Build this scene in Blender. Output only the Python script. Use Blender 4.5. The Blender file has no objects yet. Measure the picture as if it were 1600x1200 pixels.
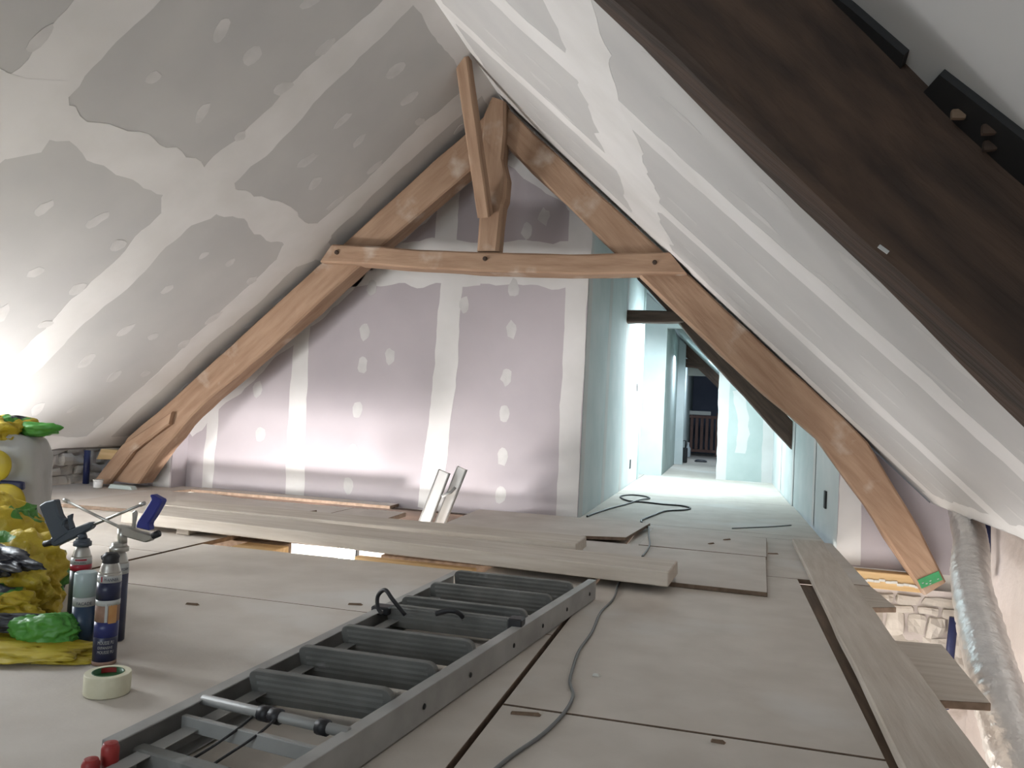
import bpy, bmesh, math, random
from mathutils import Vector, Matrix, noise
random.seed(11)
SC = bpy.context.scene
COL = SC.collection

# ------------------------------------------------------------------ camera
YAW, PITCH, ROLL = .25768524, .03564935, .05
fwd = Vector((-math.sin(YAW)*math.cos(PITCH), math.cos(YAW)*math.cos(PITCH), math.sin(PITCH)))
rgt = Vector((math.cos(YAW), math.sin(YAW), 0)); upv = rgt.cross(fwd)
r2 = rgt*math.cos(ROLL) + upv*math.sin(ROLL); u2 = upv*math.cos(ROLL) - rgt*math.sin(ROLL)
cam = bpy.data.cameras.new('camera'); cam.sensor_width = 36; cam.lens = 1250/1600*36
cam.clip_start = .02; cam.clip_end = 100
camo = bpy.data.objects.new('camera', cam); COL.objects.link(camo)
m3 = Matrix((r2, u2, -fwd)).transposed()
camo.matrix_world = Matrix.Translation((0, 0, .72)) @ m3.to_4x4()
SC.camera = camo

# ------------------------------------------------------------------ world, exposure, daylight and lamps
SC.view_settings.view_transform = 'Standard'
try: SC.view_settings.look = 'None'
except Exception: pass
SC.view_settings.gamma = 1; SC.view_settings.use_curve_mapping = False
SC.view_settings.exposure = 1.0
W = bpy.data.worlds.new('sky'); SC.world = W; W.use_nodes = True
W.node_tree.nodes['Background'].inputs[0].default_value = (.62, .72, .85, 1)
W.node_tree.nodes['Background'].inputs[1].default_value = .35

def area(name, loc, aim, sx, sy, power, color, spread=180):
    l = bpy.data.lights.new(name, 'AREA'); l.shape = 'RECTANGLE'; l.size = sx; l.size_y = sy
    l.energy = power; l.color = color; l.spread = math.radians(spread)
    o = bpy.data.objects.new(name, l); COL.objects.link(o)
    o.location = loc
    o.rotation_euler = (Vector(aim)-Vector(loc)).to_track_quat('-Z', 'Y').to_euler()
    return o
# daylight of the storey below, leaking up through the eaves gaps and the hatch
area('daylight_left_eaves', (-4.5, 3.2, -.22), (-2.8, 3.4, 1.4), .5, 1.4, 140, (1, .985, .97))
area('daylight_right_eaves', (1.0, 3.0, -1.7), (1.1, 3.2, .5), .8, 2.2, 24, (1, .97, .95))
area('lamp_below_hatch', (-2.85, 4.48, -1.2), (-2.75, 5.6, .5), .9, .25, 54, (1, .96, .95))
area('daylight_lower_storey', (-2.0, 1.5, -2.2), (-2.0, 3.5, 0), 2.5, 2.5, 60, (1, .96, .9))
# added fill from the left, out of frame, brightening floor and right slope
area('fill_left_slope', (-3.70, 2.3, 1.0), (-2.5, 2.6, .1), .8, .9, 27, (.95, .97, 1))
# roof window over the passage
area('daylight_passage', (-.30, 9.25, 1.62), (-.75, 9.25, .5), .7, 1.0, 52, (.80, .95, 1))
area('fill_far_room', (-.35, 12.6, 1.68), (-.5, 12.6, 0), .35, .8, 16, (.75, .88, 1))  # added fill for the far room floor, no opening above it
area('daylight_far_window', (-.20, 14.8, 1.58), (-.7, 16.2, .6), .3, .55, 9, (.75, .86, 1))
# added fill light behind the camera, lifting the front floor and beam face
area('fill_rear', (-1.5, -2.6, 1.3), (-1.8, 3, 1.2), 2.0, 1.3, 7, (.95, .97, 1))

# ------------------------------------------------------------------ materials
def nd(t, ty, **kw):
    n = t.nodes.new(ty)
    for k, v in kw.items(): setattr(n, k, v)
    return n
def mat(name, c1, c2=None, scale=6, stretch=(1, 1, 1), rough=.85, metal=0, bump=0, bscale=None, lo=.35, hi=.65, detail=6, c3=None, s3=3, t3=.62, emit=0):
    m = bpy.data.materials.new(name); m.use_nodes = True; t = m.node_tree; b = t.nodes['Principled BSDF']
    b.inputs['Roughness'].default_value = rough; b.inputs['Metallic'].default_value = metal
    b.inputs['Base Color'].default_value = (*c1, 1)
    tc = nd(t, 'ShaderNodeTexCoord'); mp = nd(t, 'ShaderNodeMapping'); mp.inputs['Scale'].default_value = stretch
    t.links.new(tc.outputs['Object'], mp.inputs['Vector'])
    if c2:
        n = nd(t, 'ShaderNodeTexNoise'); n.inputs['Scale'].default_value = scale; n.inputs['Detail'].default_value = detail
        t.links.new(mp.outputs[0], n.inputs['Vector'])
        r = nd(t, 'ShaderNodeValToRGB'); r.color_ramp.elements[0].position = lo; r.color_ramp.elements[1].position = hi
        r.color_ramp.elements[0].color = (*c1, 1); r.color_ramp.elements[1].color = (*c2, 1)
        t.links.new(n.outputs['Fac'], r.inputs[0]); out = r.outputs[0]
        if c3:
            n3 = nd(t, 'ShaderNodeTexNoise'); n3.inputs['Scale'].default_value = s3; n3.inputs['Detail'].default_value = 5
            t.links.new(tc.outputs['Object'], n3.inputs['Vector'])
            q = nd(t, 'ShaderNodeValToRGB'); q.color_ramp.elements[0].position = t3-.06; q.color_ramp.elements[1].position = t3+.06
            t.links.new(n3.outputs['Fac'], q.inputs[0])
            mx = nd(t, 'ShaderNodeMixRGB'); mx.inputs[2].default_value = (*c3, 1)
            t.links.new(q.outputs[0], mx.inputs[0]); t.links.new(out, mx.inputs[1]); out = mx.outputs[0]
        t.links.new(out, b.inputs['Base Color'])
    if bump:
        nb = nd(t, 'ShaderNodeTexNoise'); nb.inputs['Scale'].default_value = bscale or scale*3; nb.inputs['Detail'].default_value = 5
        t.links.new(mp.outputs[0], nb.inputs['Vector'])
        bp = nd(t, 'ShaderNodeBump'); bp.inputs['Strength'].default_value = bump; bp.inputs['Distance'].default_value = .01
        t.links.new(nb.outputs['Fac'], bp.inputs['Height']); t.links.new(bp.outputs[0], b.inputs['Normal'])
    if emit:
        b.inputs['Emission Color'].default_value = (*c1, 1); b.inputs['Emission Strength'].default_value = emit
    return m
M = {}
M['board'] = mat('plasterboard_paper', (.43, .425, .42), (.47, .465, .455), 2.2)
M['gboard'] = mat('plasterboard_lilac', (.40, .365, .385), (.45, .41, .43), 1.6)
M['comp'] = mat('joint_compound', (.59, .58, .565), (.65, .64, .63), 3)
M['dab'] = mat('filler_dab', (.48, .475, .465), (.56, .55, .54), 9)
M['faint'] = mat('thin_filler', (.45, .445, .435), (.51, .505, .495), 9)
M['whiteboard'] = mat('passage_board', (.56, .62, .62), (.64, .68, .68), 3)
M['greenboard'] = mat('passage_green_board', (.42, .49, .475), (.48, .545, .53), 3)
M['roof'] = mat('roof_backing', (.16, .15, .14), (.22, .2, .19), 3)
M['oak'] = mat('aged_oak', (.265, .16, .10), (.40, .268, .18), 3.0, (1, 7, 7), .85, bump=.35, bscale=7, lo=.3, hi=.75, c3=(.47, .375, .30), s3=4, t3=.68)
M['oakdark'] = mat('dark_oak', (.035, .022, .016), (.075, .045, .03), 3, (1, 9, 9), .85, bump=.5, bscale=7)
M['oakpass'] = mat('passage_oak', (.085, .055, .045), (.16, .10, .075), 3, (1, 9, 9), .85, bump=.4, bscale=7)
M['floor'] = mat('chipboard_dusty', (.50, .452, .40), (.57, .522, .468), 5, rough=.75, bump=.06, bscale=90, c3=(.60, .575, .54), s3=1.3, t3=.6)
M['sheet'] = mat('chipboard_sheet', (.49, .44, .39), (.56, .51, .46), 5, rough=.75, bump=.06, bscale=80)
M['edge'] = mat('chipboard_raw_edge', (.13, .09, .06), (.20, .14, .10), 30)
M['plank'] = mat('sawn_plank', (.46, .40, .335), (.55, .495, .43), 3, (1, 10, 10), .8, bump=.25, bscale=9)
M['batten'] = mat('pine_batten', (.52, .34, .15), (.66, .47, .25), 3, (1, 12, 12), .7)
M['joist'] = mat('joist_timber', (.13, .085, .055), (.22, .15, .10), 3, (12, 1, 12), .85)
M['alu'] = mat('aluminium_dull', (.29, .29, .28), (.38, .38, .37), 8, (1, 1, 1), .5, .15)
M['alubright'] = mat('aluminium_bright', (.80, .78, .76), (.86, .84, .82), 6, rough=.35, metal=.25)
M['tread'] = mat('tread_grey', (.14, .14, .132), (.20, .198, .188), 9, rough=.85, c3=(.26, .26, .25), s3=14, t3=.70)
M['black'] = mat('black_plastic', (.015, .015, .018), rough=.5)
M['red'] = mat('red_plastic', (.26, .018, .018), (.33, .03, .025), 20, rough=.5)
M['stone'] = mat('lime_stone', (.48, .44, .385), (.62, .575, .52), 4, bump=1, bscale=14)
M['plaster'] = mat('old_lime_plaster', (.53, .475, .445), (.65, .59, .56), 2.5, bump=1, bscale=9, c3=(.30, .24, .2), s3=4, t3=.68)
M['lower'] = mat('lower_storey_limewash', (.70, .67, .62), (.78, .75, .70), 2)
M['foil'] = mat('foil_duct', (.62, .61, .60), (.74, .73, .72), 14, rough=.3, metal=.6, bump=.8, bscale=34)
M['navy'] = mat('navy_plastic', (.012, .018, .07), (.02, .028, .1), 8, rough=.45)
M['steelblue'] = mat('grey_blue_plastic', (.05, .065, .085), (.065, .08, .1), 8, rough=.5)
M['bluegrip'] = mat('blue_grip', (.02, .028, .20), (.03, .04, .26), 8, rough=.45)
M['chrome'] = mat('zinc_metal', (.42, .41, .38), (.52, .51, .48), 12, rough=.3, metal=.8)
M['canmetal'] = mat('can_tinplate', (.40, .38, .35), (.5, .48, .44), 8, rough=.3, metal=.7)
M['candark'] = mat('can_dark_green', (.018, .028, .026), rough=.35)
M['cannavy'] = mat('can_navy', (.012, .016, .05), rough=.35)
M['canblue'] = mat('can_royal_blue', (.014, .022, .13), rough=.35)
M['cansteel'] = mat('can_slate_blue', (.02, .045, .09), rough=.35)
M['canred'] = mat('can_red', (.33, .015, .03), rough=.35)
M['label'] = mat('can_label_grey', (.42, .43, .42), rough=.4)
M['teal'] = mat('can_cap_clear', (.32, .42, .43), (.40, .48, .49), 8, rough=.3)
M['orange'] = mat('can_picture_orange', (.45, .22, .08), (.5, .3, .12), 20, rough=.4)
M['brown'] = mat('can_rust', (.22, .13, .09), (.32, .2, .15), 30, rough=.7)
M['tape'] = mat('masking_tape', (.60, .57, .42), (.66, .63, .48), 30, rough=.6)
M['tapegreen'] = mat('tape_core_green', (.012, .10, .03), rough=.5)
M['yellow'] = mat('yellow_film', (.42, .32, .02), (.52, .41, .04), 5, rough=.45, bump=.6, bscale=11)
M['green'] = mat('green_film', (.05, .24, .03), (.09, .32, .05), 6, rough=.45, bump=.6, bscale=11)
M['blackfilm'] = mat('black_film', (.018, .02, .03), (.05, .05, .06), 7, rough=.4, bump=.8, bscale=11)
M['sack'] = mat('grey_paper_sack', (.38, .38, .37), (.46, .46, .45), 4, rough=.7, bump=.3, bscale=9)
M['cable'] = mat('grey_cable', (.16, .165, .165), rough=.6)
M['white'] = mat('white_plastic', (.78, .78, .77), rough=.45)
M['slotdark'] = mat('dark_recess', (.012, .012, .013), rough=.7)
M['foam'] = mat('expanding_foam', (.50, .38, .16), (.62, .50, .28), 30, rough=.8, bump=.6, bscale=40)
M['sticker'] = mat('green_sticker', (.03, .24, .085), (.045, .3, .11), 20, rough=.5)
M['lampglow'] = mat('lamp_glass', (1, .97, .93), emit=14)
M['skyglass'] = mat('roof_window_glass', (.8, .93, 1), emit=2.2)
M['rustwood'] = mat('red_brown_wood', (.15, .085, .07), (.21, .12, .10), 4, (8, 8, 1), .8)
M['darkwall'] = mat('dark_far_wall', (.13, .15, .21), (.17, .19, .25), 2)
M['skirt'] = mat('pale_stick', (.6, .6, .56), rough=.7)
M['clear'] = mat('cloudy_bottle', (.55, .6, .62), rough=.3)

def bagmat():
    m = bpy.data.materials.new('printed_bag_film'); m.use_nodes = True; t = m.node_tree; b = t.nodes['Principled BSDF']
    b.inputs['Roughness'].default_value = .45
    tc = nd(t, 'ShaderNodeTexCoord'); n = nd(t, 'ShaderNodeTexNoise'); n.inputs['Scale'].default_value = 5.5; n.inputs['Detail'].default_value = 2.5
    t.links.new(tc.outputs['Object'], n.inputs['Vector'])
    r = nd(t, 'ShaderNodeValToRGB'); cr = r.color_ramp; cr.interpolation = 'CONSTANT'
    cr.elements[0].position = 0; cr.elements[0].color = (.018, .024, .035, 1)
    cr.elements[1].position = .39; cr.elements[1].color = (.06, .22, .03, 1)
    e = cr.elements.new(.45); e.color = (.50, .37, .025, 1)
    e = cr.elements.new(.60); e.color = (.60, .47, .05, 1)
    e = cr.elements.new(.66); e.color = (.30, .26, .04, 1)
    t.links.new(n.outputs['Fac'], r.inputs[0]); t.links.new(r.outputs[0], b.inputs['Base Color'])
    nb = nd(t, 'ShaderNodeTexNoise'); nb.inputs['Scale'].default_value = 17; nb.inputs['Detail'].default_value = 6
    t.links.new(tc.outputs['Object'], nb.inputs['Vector'])
    bp = nd(t, 'ShaderNodeBump'); bp.inputs['Strength'].default_value = .8; bp.inputs['Distance'].default_value = .02
    t.links.new(nb.outputs['Fac'], bp.inputs['Height']); t.links.new(bp.outputs[0], b.inputs['Normal'])
    return m
M['bag'] = bagmat()

# ------------------------------------------------------------------ object helpers
def link(name, me, m=None, parent=None, M4=None, smooth=False):
    o = bpy.data.objects.new(name, me); COL.objects.link(o)
    if m is not None and not me.materials: me.materials.append(M[m] if isinstance(m, str) else m)
    if parent is not None:
        o.parent = parent
        o.matrix_parent_inverse = root_matrix(parent).inverted()
    if M4 is not None: o.matrix_basis = M4
    if smooth:
        for p in me.polygons: p.use_smooth = True
    return o
def root_matrix(o):
    m = o.matrix_basis.copy()
    if o.parent: m = root_matrix(o.parent) @ o.matrix_parent_inverse @ m
    return m
def mesh(name, verts, faces):
    me = bpy.data.meshes.new(name); me.from_pydata([tuple(v) for v in verts], [], faces)
    bm = bmesh.new(); bm.from_mesh(me); bmesh.ops.recalc_face_normals(bm, faces=bm.faces); bm.to_mesh(me); bm.free()
    me.update(); return me
def empty(name, loc, label=None, cat=None, group=None, kind=None):
    o = bpy.data.objects.new(name, None); COL.objects.link(o); o.location = loc; o.empty_display_size = .1
    return tag(o, label, cat, group, kind)
def tag(o, label=None, cat=None, group=None, kind=None):
    if label: o['label'] = label
    if cat: o['category'] = cat
    if group: o['group'] = group
    if kind: o['kind'] = kind
    return o
def prism_data(pts, d):
    n = len(pts); v = [Vector(p) for p in pts] + [Vector(p)+Vector(d) for p in pts]
    f = [list(range(n)), list(range(2*n-1, n-1, -1))] + [[i, (i+1) % n, n+(i+1) % n, n+i] for i in range(n)]
    return v, f
def prism(name, pts, d, m, parent=None, bevel=0):
    v, f = prism_data(pts, d); me = mesh(name, v, f)
    if bevel: bev(me, bevel)
    return link(name, me, m, parent)
def bev(me, w, seg=1):
    bm = bmesh.new(); bm.from_mesh(me)
    bmesh.ops.bevel(bm, geom=bm.edges[:], offset=w, segments=seg, affect='EDGES', profile=.5, clamp_overlap=True)
    bm.to_mesh(me); bm.free()
def box(name, x0, x1, y0, y1, z0, z1, m, parent=None, bevel=0, M4=None):
    v = [(x, y, z) for x in (x0, x1) for y in (y0, y1) for z in (z0, z1)]
    f = [[0, 1, 3, 2], [4, 6, 7, 5], [0, 4, 5, 1], [2, 3, 7, 6], [0, 2, 6, 4], [1, 5, 7, 3]]
    me = mesh(name, v, f)
    if bevel: bev(me, bevel)
    return link(name, me, m, parent, M4)
def edged(o):
    o.data.materials.append(M['edge'])
    for p in o.data.polygons:
        if abs(p.normal.z) < .9: p.material_index = 1
    return o
def xzprism(name, pts, y0, y1, m, parent=None, bevel=0):
    return prism(name, [(x, y0, z) for x, z in pts], (0, y1-y0, 0), m, parent, bevel)
def resample(P, step, closed=False):
    out = []; n = len(P)
    for i in range(n if closed else n-1):
        a, b = Vector(P[i]), Vector(P[(i+1) % n]); k = max(1, int((b-a).length/step))
        out += [a.lerp(b, j/k) for j in range(k)]
    if not closed: out.append(Vector(P[-1]))
    return out
def catmull(P, per=8):
    P = [Vector(p) for p in P]; out = []
    for i in range(len(P)-1):
        p0 = P[max(i-1, 0)]; p1 = P[i]; p2 = P[i+1]; p3 = P[min(i+2, len(P)-1)]
        for j in range(per):
            t = j/per
            out.append(.5*((2*p1)+(p2-p0)*t+(2*p0-5*p1+4*p2-p3)*t*t+(3*p1-p0-3*p2+p3)*t**3))
    out.append(P[-1]); return out
def tube(name, P, r, m, parent=None, seg=8, smooth=True, rf=None):
    P = [Vector(p) for p in P]; v = []; f = []; prev = None
    for i, p in enumerate(P):
        t = (P[min(i+1, len(P)-1)]-P[max(i-1, 0)]).normalized()
        if prev is None:
            a = Vector((0, 0, 1)) if abs(t.z) < .9 else Vector((1, 0, 0))
            n = t.cross(a).normalized()
        else:
            n = (prev - t*prev.dot(t)).normalized()
        prev = n; b = t.cross(n); rr = rf(i) if rf else r
        for k in range(seg):
            an = 2*math.pi*k/seg; v.append(p + (n*math.cos(an)+b*math.sin(an))*rr)
    for i in range(len(P)-1):
        for k in range(seg):
            f.append([i*seg+k, i*seg+(k+1) % seg, (i+1)*seg+(k+1) % seg, (i+1)*seg+k])
    f.append(list(range(seg))[::-1]); f.append([(len(P)-1)*seg+k for k in range(seg)])
    return link(name, mesh(name, v, f), m, parent, smooth=smooth)
def lathe(name, prof, m, parent=None, c=(0, 0, 0), seg=28, a0=0, a1=2*math.pi, smooth=True):
    full = abs(a1-a0-2*math.pi) < 1e-6; n = seg if full else seg+1
    v = []; f = []
    for r, z in prof:
        for k in range(n):
            a = a0+(a1-a0)*k/seg; v.append((c[0]+r*math.cos(a), c[1]+r*math.sin(a), c[2]+z))
    for i in range(len(prof)-1):
        for k in range(seg if full else n-1):
            k2 = (k+1) % n; f.append([i*n+k, i*n+k2, (i+1)*n+k2, (i+1)*n+k])
    if full:
        if prof[0][0] > 1e-5: f.append(list(range(n))[::-1])
        if prof[-1][0] > 1e-5: f.append([(len(prof)-1)*n+k for k in range(n)])
    o = link(name, mesh(name, v, f), m, parent)
    if smooth:
        for p in o.data.polygons: p.use_smooth = len(p.vertices) == 4 and abs(p.normal.z) < .8
    return o
def beam(name, pairs, y0, y1, m, parent=None, step=.12, rough=.006, bevel=.012, skew=0):
    """timber whose outline (upper, lower) runs in the x-z plane, front face at y0, back at y1; its own x axis follows the grain"""
    U = [Vector((p[0][0], 0, p[0][1])) for p in pairs]; L = [Vector((p[1][0], 0, p[1][1])) for p in pairs]
    a = (U[0]+L[0])/2; b = (U[-1]+L[-1])/2; X = (b-a).normalized(); Yv = Vector((0, 1, 0)); Z = X.cross(Yv)
    M4 = Matrix((X, Yv, Z)).transposed().to_4x4(); M4.translation = Vector((a.x, (y0+y1)/2, a.z)); inv = M4.inverted()
    uu, ll = [], []
    for i in range(len(U)-1):
        k = max(1, int(((U[i+1]-U[i]).length+(L[i+1]-L[i]).length)/2/step))
        for j in range(k): uu.append(U[i].lerp(U[i+1], j/k)); ll.append(L[i].lerp(L[i+1], j/k))
    uu.append(U[-1]); ll.append(L[-1])
    v, f = [], []; e = bevel; sd = random.random()*50
    for i, (u, l) in enumerate(zip(uu, ll)):
        d = (u-l); h = d.length; d = d/h if h else Vector((0, 0, 1)); eh = min(e, h*.3)
        ring = [(u-d*eh, y0), (u, y0+e), (u, y1-e), (u-d*eh, y1), (l+d*eh, y1), (l, y1-e), (l, y0+e), (l+d*eh, y0)]
        for q, y in ring:
            p = Vector((q.x, y + skew*i/len(uu), q.z)); nz = noise.noise_vector(p*3.1+Vector((sd, 0, 0)))+.5*noise.noise_vector(p*9+Vector((0, sd, 0)))
            v.append(inv @ (p+nz*rough))
    n = len(uu)
    for i in range(n-1):
        for k in range(8): f.append([i*8+k, i*8+(k+1) % 8, (i+1)*8+(k+1) % 8, (i+1)*8+k])
    f.append(list(range(8))[::-1]); f.append([(n-1)*8+k for k in range(8)])
    return link(name, mesh(name, v, f), m, parent, M4)

# ------------------------------------------------------------------ roof slopes as planes
AP = Vector((-1.572, 0, 2.905))
FOOT = {'L': Vector((-4.58, 0, .26)), 'R': Vector((1.255, 0, .30))}
def S(s, v, y, off=0):
    t = (FOOT[s]-AP).normalized(); n = Vector((-t.z, 0, t.x))
    if n.z > 0: n = -n
    p = AP + t*v + n*off; return Vector((p.x, y, p.z))
def snorm(s): return S(s, 0, 0, 1)-S(s, 0, 0, 0)
def spoly(name, s, pts, off0, off1, m, parent, bevel=0):
    return prism(name, [S(s, v, y, off0) for v, y in pts], snorm(s)*(off1-off0), m, parent, bevel)
def wob(p, sd, amp, fr): return noise.noise(Vector((p.x*fr+sd, p.y*fr, p.z*fr+sd)))*amp
def band(name, P, w0, w1, place, nrm, th, parent, m='comp', jag=.03, step=.05, seed=0):
    """an irregular strip of compound along the 2-D path P; place() maps 2-D to the wall"""
    pts = resample([(a, b, 0) for a, b in P], step); n = len(pts); Lf, Rt = [], []
    for i, p in enumerate(pts):
        t = (pts[min(i+1, n-1)]-pts[max(i-1, 0)]).normalized(); nn = Vector((-t.y, t.x, 0)); w = w0+(w1-w0)*i/max(1, n-1)
        a = w/2 + wob(p, seed+3.3, jag*1.3, 2.3)+wob(p, seed+1.7, jag*.7, 9)+random.uniform(-1, 1)*jag*.12
        b = w/2 + wob(p, seed+8.1, jag*1.3, 2.3)+wob(p, seed+6.4, jag*.7, 9)+random.uniform(-1, 1)*jag*.12
        Lf.append(p+nn*a); Rt.append(p-nn*b)
    v = []; f = []
    for i in range(n):
        for q in (Lf[i], Rt[i]): v.append(place(q.x, q.y))
    v += [Vector(p)+nrm*th*.45 for p in v[:2*n]]
    for i in range(n-1):
        a, b, c, d = 2*i, 2*i+1, 2*i+3, 2*i+2
        f += [[2*n+a, 2*n+b, 2*n+c, 2*n+d], [a, d, 2*n+d, 2*n+a], [b, 2*n+b, 2*n+c, c]]
    f += [[0, 2*n, 2*n+1, 1], [2*n-2, 2*n-1, 4*n-1, 4*n-2]]
    return link(name, mesh(name, v, f), m, parent)
def dab(parent, a, b, ra, rb, place, nrm, th=.0022, rot=0, m='dab'):
    n = 11; sd = random.random()*20; pts = []
    for k in range(n):
        an = 2*math.pi*k/n; q = 1+.28*noise.noise(Vector((math.cos(an)*1.5+sd, math.sin(an)*1.5, 0)))+random.uniform(-.08, .08)
        x, y = ra*q*math.cos(an), rb*q*math.sin(an)
        pts.append(place(a+x*math.cos(rot)-y*math.sin(rot), b+x*math.sin(rot)+y*math.cos(rot)))
    return prism('filler_patch', pts, nrm*th*.45, m, parent)

# --- left slope
cl = empty('ceiling_left', S('L', 2, 2), kind='structure')
spoly('roof_backing', 'L', [(-.02, -3), (3.98, -3), (3.98, 5.62), (-.02, 5.62)], -.10, -.016, 'roof', cl)
Yj = [-3, -1.05, .15, 1.35, 2.55, 3.75, 4.95, 5.62]
for i in range(len(Yj)-1):
    for v0, v1 in ((0, 1.6), (1.6, 3.94)):
        spoly('plasterboard', 'L', [(v0+.002, Yj[i]+.002), (v1-.002, Yj[i]+.002), (v1-.002, Yj[i+1]-.002), (v0+.002, Yj[i+1]-.002)], -.013, 0, 'board', cl, .002)
pL = lambda v, y: S('L', v, y); nL = snorm('L')
for i, y in enumerate(Yj[2:-1]):
    band('joint_strip', [(0, y), (1.5, y), (1.75, y)], .21, .27, pL, nL, .0012, cl, seed=i*7)
    band('joint_strip', [(1.72, y+.01), (2.6, y), (3.93, y-.01)], .26, .21, pL, nL, .0013, cl, seed=i*7+3, jag=.025)
band('joint_strip', [(1.52, -2.9), (1.60, 1.4), (1.58, 3.0), (1.66, 5.6)], .27, .20, pL, nL, .0016, cl, jag=.06, seed=31)
for y in (2.55, 3.75, 4.95): dab(cl, 1.66, y, .22, .24, pL, nL, .0018, m='comp')
band('joint_strip', [(.05, -2.9), (.05, 5.6)], .12, .12, pL, nL, .001, cl, seed=44)
band('joint_strip', [(3.86, -2.9), (3.86, 5.6)], .10, .13, pL, nL, .001, cl, seed=45)
# screw filler dabs, columns between the joints
for y0 in (1.5, 2.7, 3.9, 5.1):
    for k, dy in enumerate((.28, .58, .88)):
        if y0+dy > 5.55: continue
        for v in (.45, .8, 1.15, 2.0, 2.35, 2.7, 3.05, 3.5):
            if random.random() < .12: continue
            dab(cl, v+random.uniform(-.06, .06)+.05*k, y0+dy+random.uniform(-.05, .05), random.uniform(.03, .075), random.uniform(.025, .05), pL, nL, rot=random.uniform(-.5, .5))
for v, y in ((.35, 5.2), (2.2, 5.3), (2.75, 5.28), (3.2, 5.3), (2.45, 5.25)): dab(cl, v, y, .06, .035, pL, nL)

# --- right slope
cr = empty('ceiling_right', S('R', 2, 2), kind='structure')
VW0, VW1, YW0, YW1 = 1.30, 2.02, 8.75, 9.75       # opening of the roof window over the passage
for pts in ([(-.02, -3), (3.87, -3), (3.87, YW0), (-.02, YW0)], [(-.02, YW1), (3.87, YW1), (3.87, 19.2), (-.02, 19.2)],
            [(-.02, YW0), (VW0, YW0), (VW0, YW1), (-.02, YW1)], [(VW1, YW0), (3.87, YW0), (3.87, YW1), (VW1, YW1)]):
    spoly('roof_backing', 'R', pts, -.10, -.016, 'roof', cr)
Yr = [-3, -.8, .4, 1.6, 2.83, 3.95, 5.15, 5.62]
for i in range(len(Yr)-1):
    for v0, v1 in ((0, 1.55), (1.55, 3.86)):
        spoly('plasterboard', 'R', [(v0+.002, Yr[i]+.002), (v1-.002, Yr[i]+.002), (v1-.002, Yr[i+1]-.002), (v0+.002, Yr[i+1]-.002)], -.013, 0, 'board', cr, .002)
Yc = [5.62, 6.9, 8.1, YW0]
for i in range(3): spoly('plasterboard', 'R', [(0, Yc[i]+.002), (3.86, Yc[i]+.002), (3.86, Yc[i+1]-.002), (0, Yc[i+1]-.002)], -.013, 0, 'whiteboard', cr, .002)
spoly('plasterboard', 'R', [(VW1, YW0), (3.86, YW0), (3.86, YW1), (VW1, YW1)], -.013, 0, 'whiteboard', cr)
spoly('plasterboard', 'R', [(0, YW0), (VW0, YW0), (VW0, YW1), (0, YW1)], -.013, 0, 'whiteboard', cr)
spoly('plasterboard', 'R', [(0, YW1), (3.86, YW1), (3.86, 10.7), (0, 10.7)], -.013, 0, 'whiteboard', cr)
spoly('plasterboard', 'R', [(0, 10.7), (3.86, 10.7), (3.86, 14.2), (0, 14.2)], -.013, 0, 'greenboard', cr)
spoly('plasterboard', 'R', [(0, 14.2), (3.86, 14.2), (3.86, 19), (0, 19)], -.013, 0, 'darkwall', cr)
pR = lambda v, y: S('R', v, y); nR = snorm('R')
for i, y in enumerate((.4, 1.6, 2.83, 3.95)):
    band('joint_strip', [(0, y), (1.4, y), (3.85, y)], .2, .2, pR, nR, .0012, cr, seed=70+i*5, jag=.03)
band('joint_strip', [(0, 5.05), (3.85, 5.1)], .22, .2, pR, nR, .0012, cr, seed=93, jag=.03)
band('joint_strip', [(1.50, -2.9), (1.49, 2.2), (1.50, 3.0), (1.5, 5.6)], .26, .34, pR, nR, .0016, cr, jag=.05, seed=99)
band('joint_strip', [(.05, -2.9), (.05, 5.6)], .12, .12, pR, nR, .001, cr, seed=102)
band('joint_strip', [(3.80, -2.9), (3.80, 5.3)], .12, .10, pR, nR, .001, cr, seed=103)
for y0 in (1.75, 2.97, 4.1):
    for dy in (.28, .58, .86):
        for v in (.6, 1.0, 1.9, 2.25, 2.6, 2.95, 3.3, 3.6):
            if random.random() < .2: continue
            dab(cr, v+random.uniform(-.06, .06), y0+dy+random.uniform(-.05, .05), random.uniform(.05, .14), random.uniform(.02, .035), pR, nR, .0008, random.uniform(-.15, .15), 'faint')

# --- roof windows over the passage and in the far room (kept lit by the sky)
w4 = empty('fill_window_left', S('L', 2.75, 2.3), kind='structure')  # added glowing window, unseen, dressing the left fill light
for a0, a1, b0, b1 in ((2.33, 2.38, 1.78, 2.82), (3.22, 3.27, 1.78, 2.82), (2.38, 3.22, 1.78, 1.83), (2.38, 3.22, 2.77, 2.82)):
    spoly('window_frame', 'L', [(a0, b0), (a1, b0), (a1, b1), (a0, b1)], .001, .022, 'white', w4, .004)
spoly('window_pane', 'L', [(2.38, 1.83), (3.22, 1.83), (3.22, 2.77), (2.38, 2.77)], .002, .008, 'skyglass', w4)
w1 = empty('window_1', S('R', 1.66, 9.25), kind='structure')
for a0, a1, b0, b1 in ((VW0-.05, VW0, YW0-.05, YW1+.05), (VW1, VW1+.05, YW0-.05, YW1+.05), (VW0, VW1, YW0-.05, YW0), (VW0, VW1, YW1, YW1+.05)):
    spoly('window_frame', 'R', [(a0, b0), (a1, b0), (a1, b1), (a0, b1)], -.08, .012, 'white', w1, .004)
spoly('window_pane', 'R', [(VW0, YW0), (VW1, YW0), (VW1, YW1), (VW0, YW1)], -.07, -.06, 'skyglass', w1)
w2 = empty('window_2', S('R', 1.97, 14.6), kind='structure')
spoly('window_pane', 'R', [(1.80, 14.5), (2.13, 14.5), (2.13, 15.1), (1.80, 15.1)], .001, .006, 'skyglass', w2)
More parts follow.
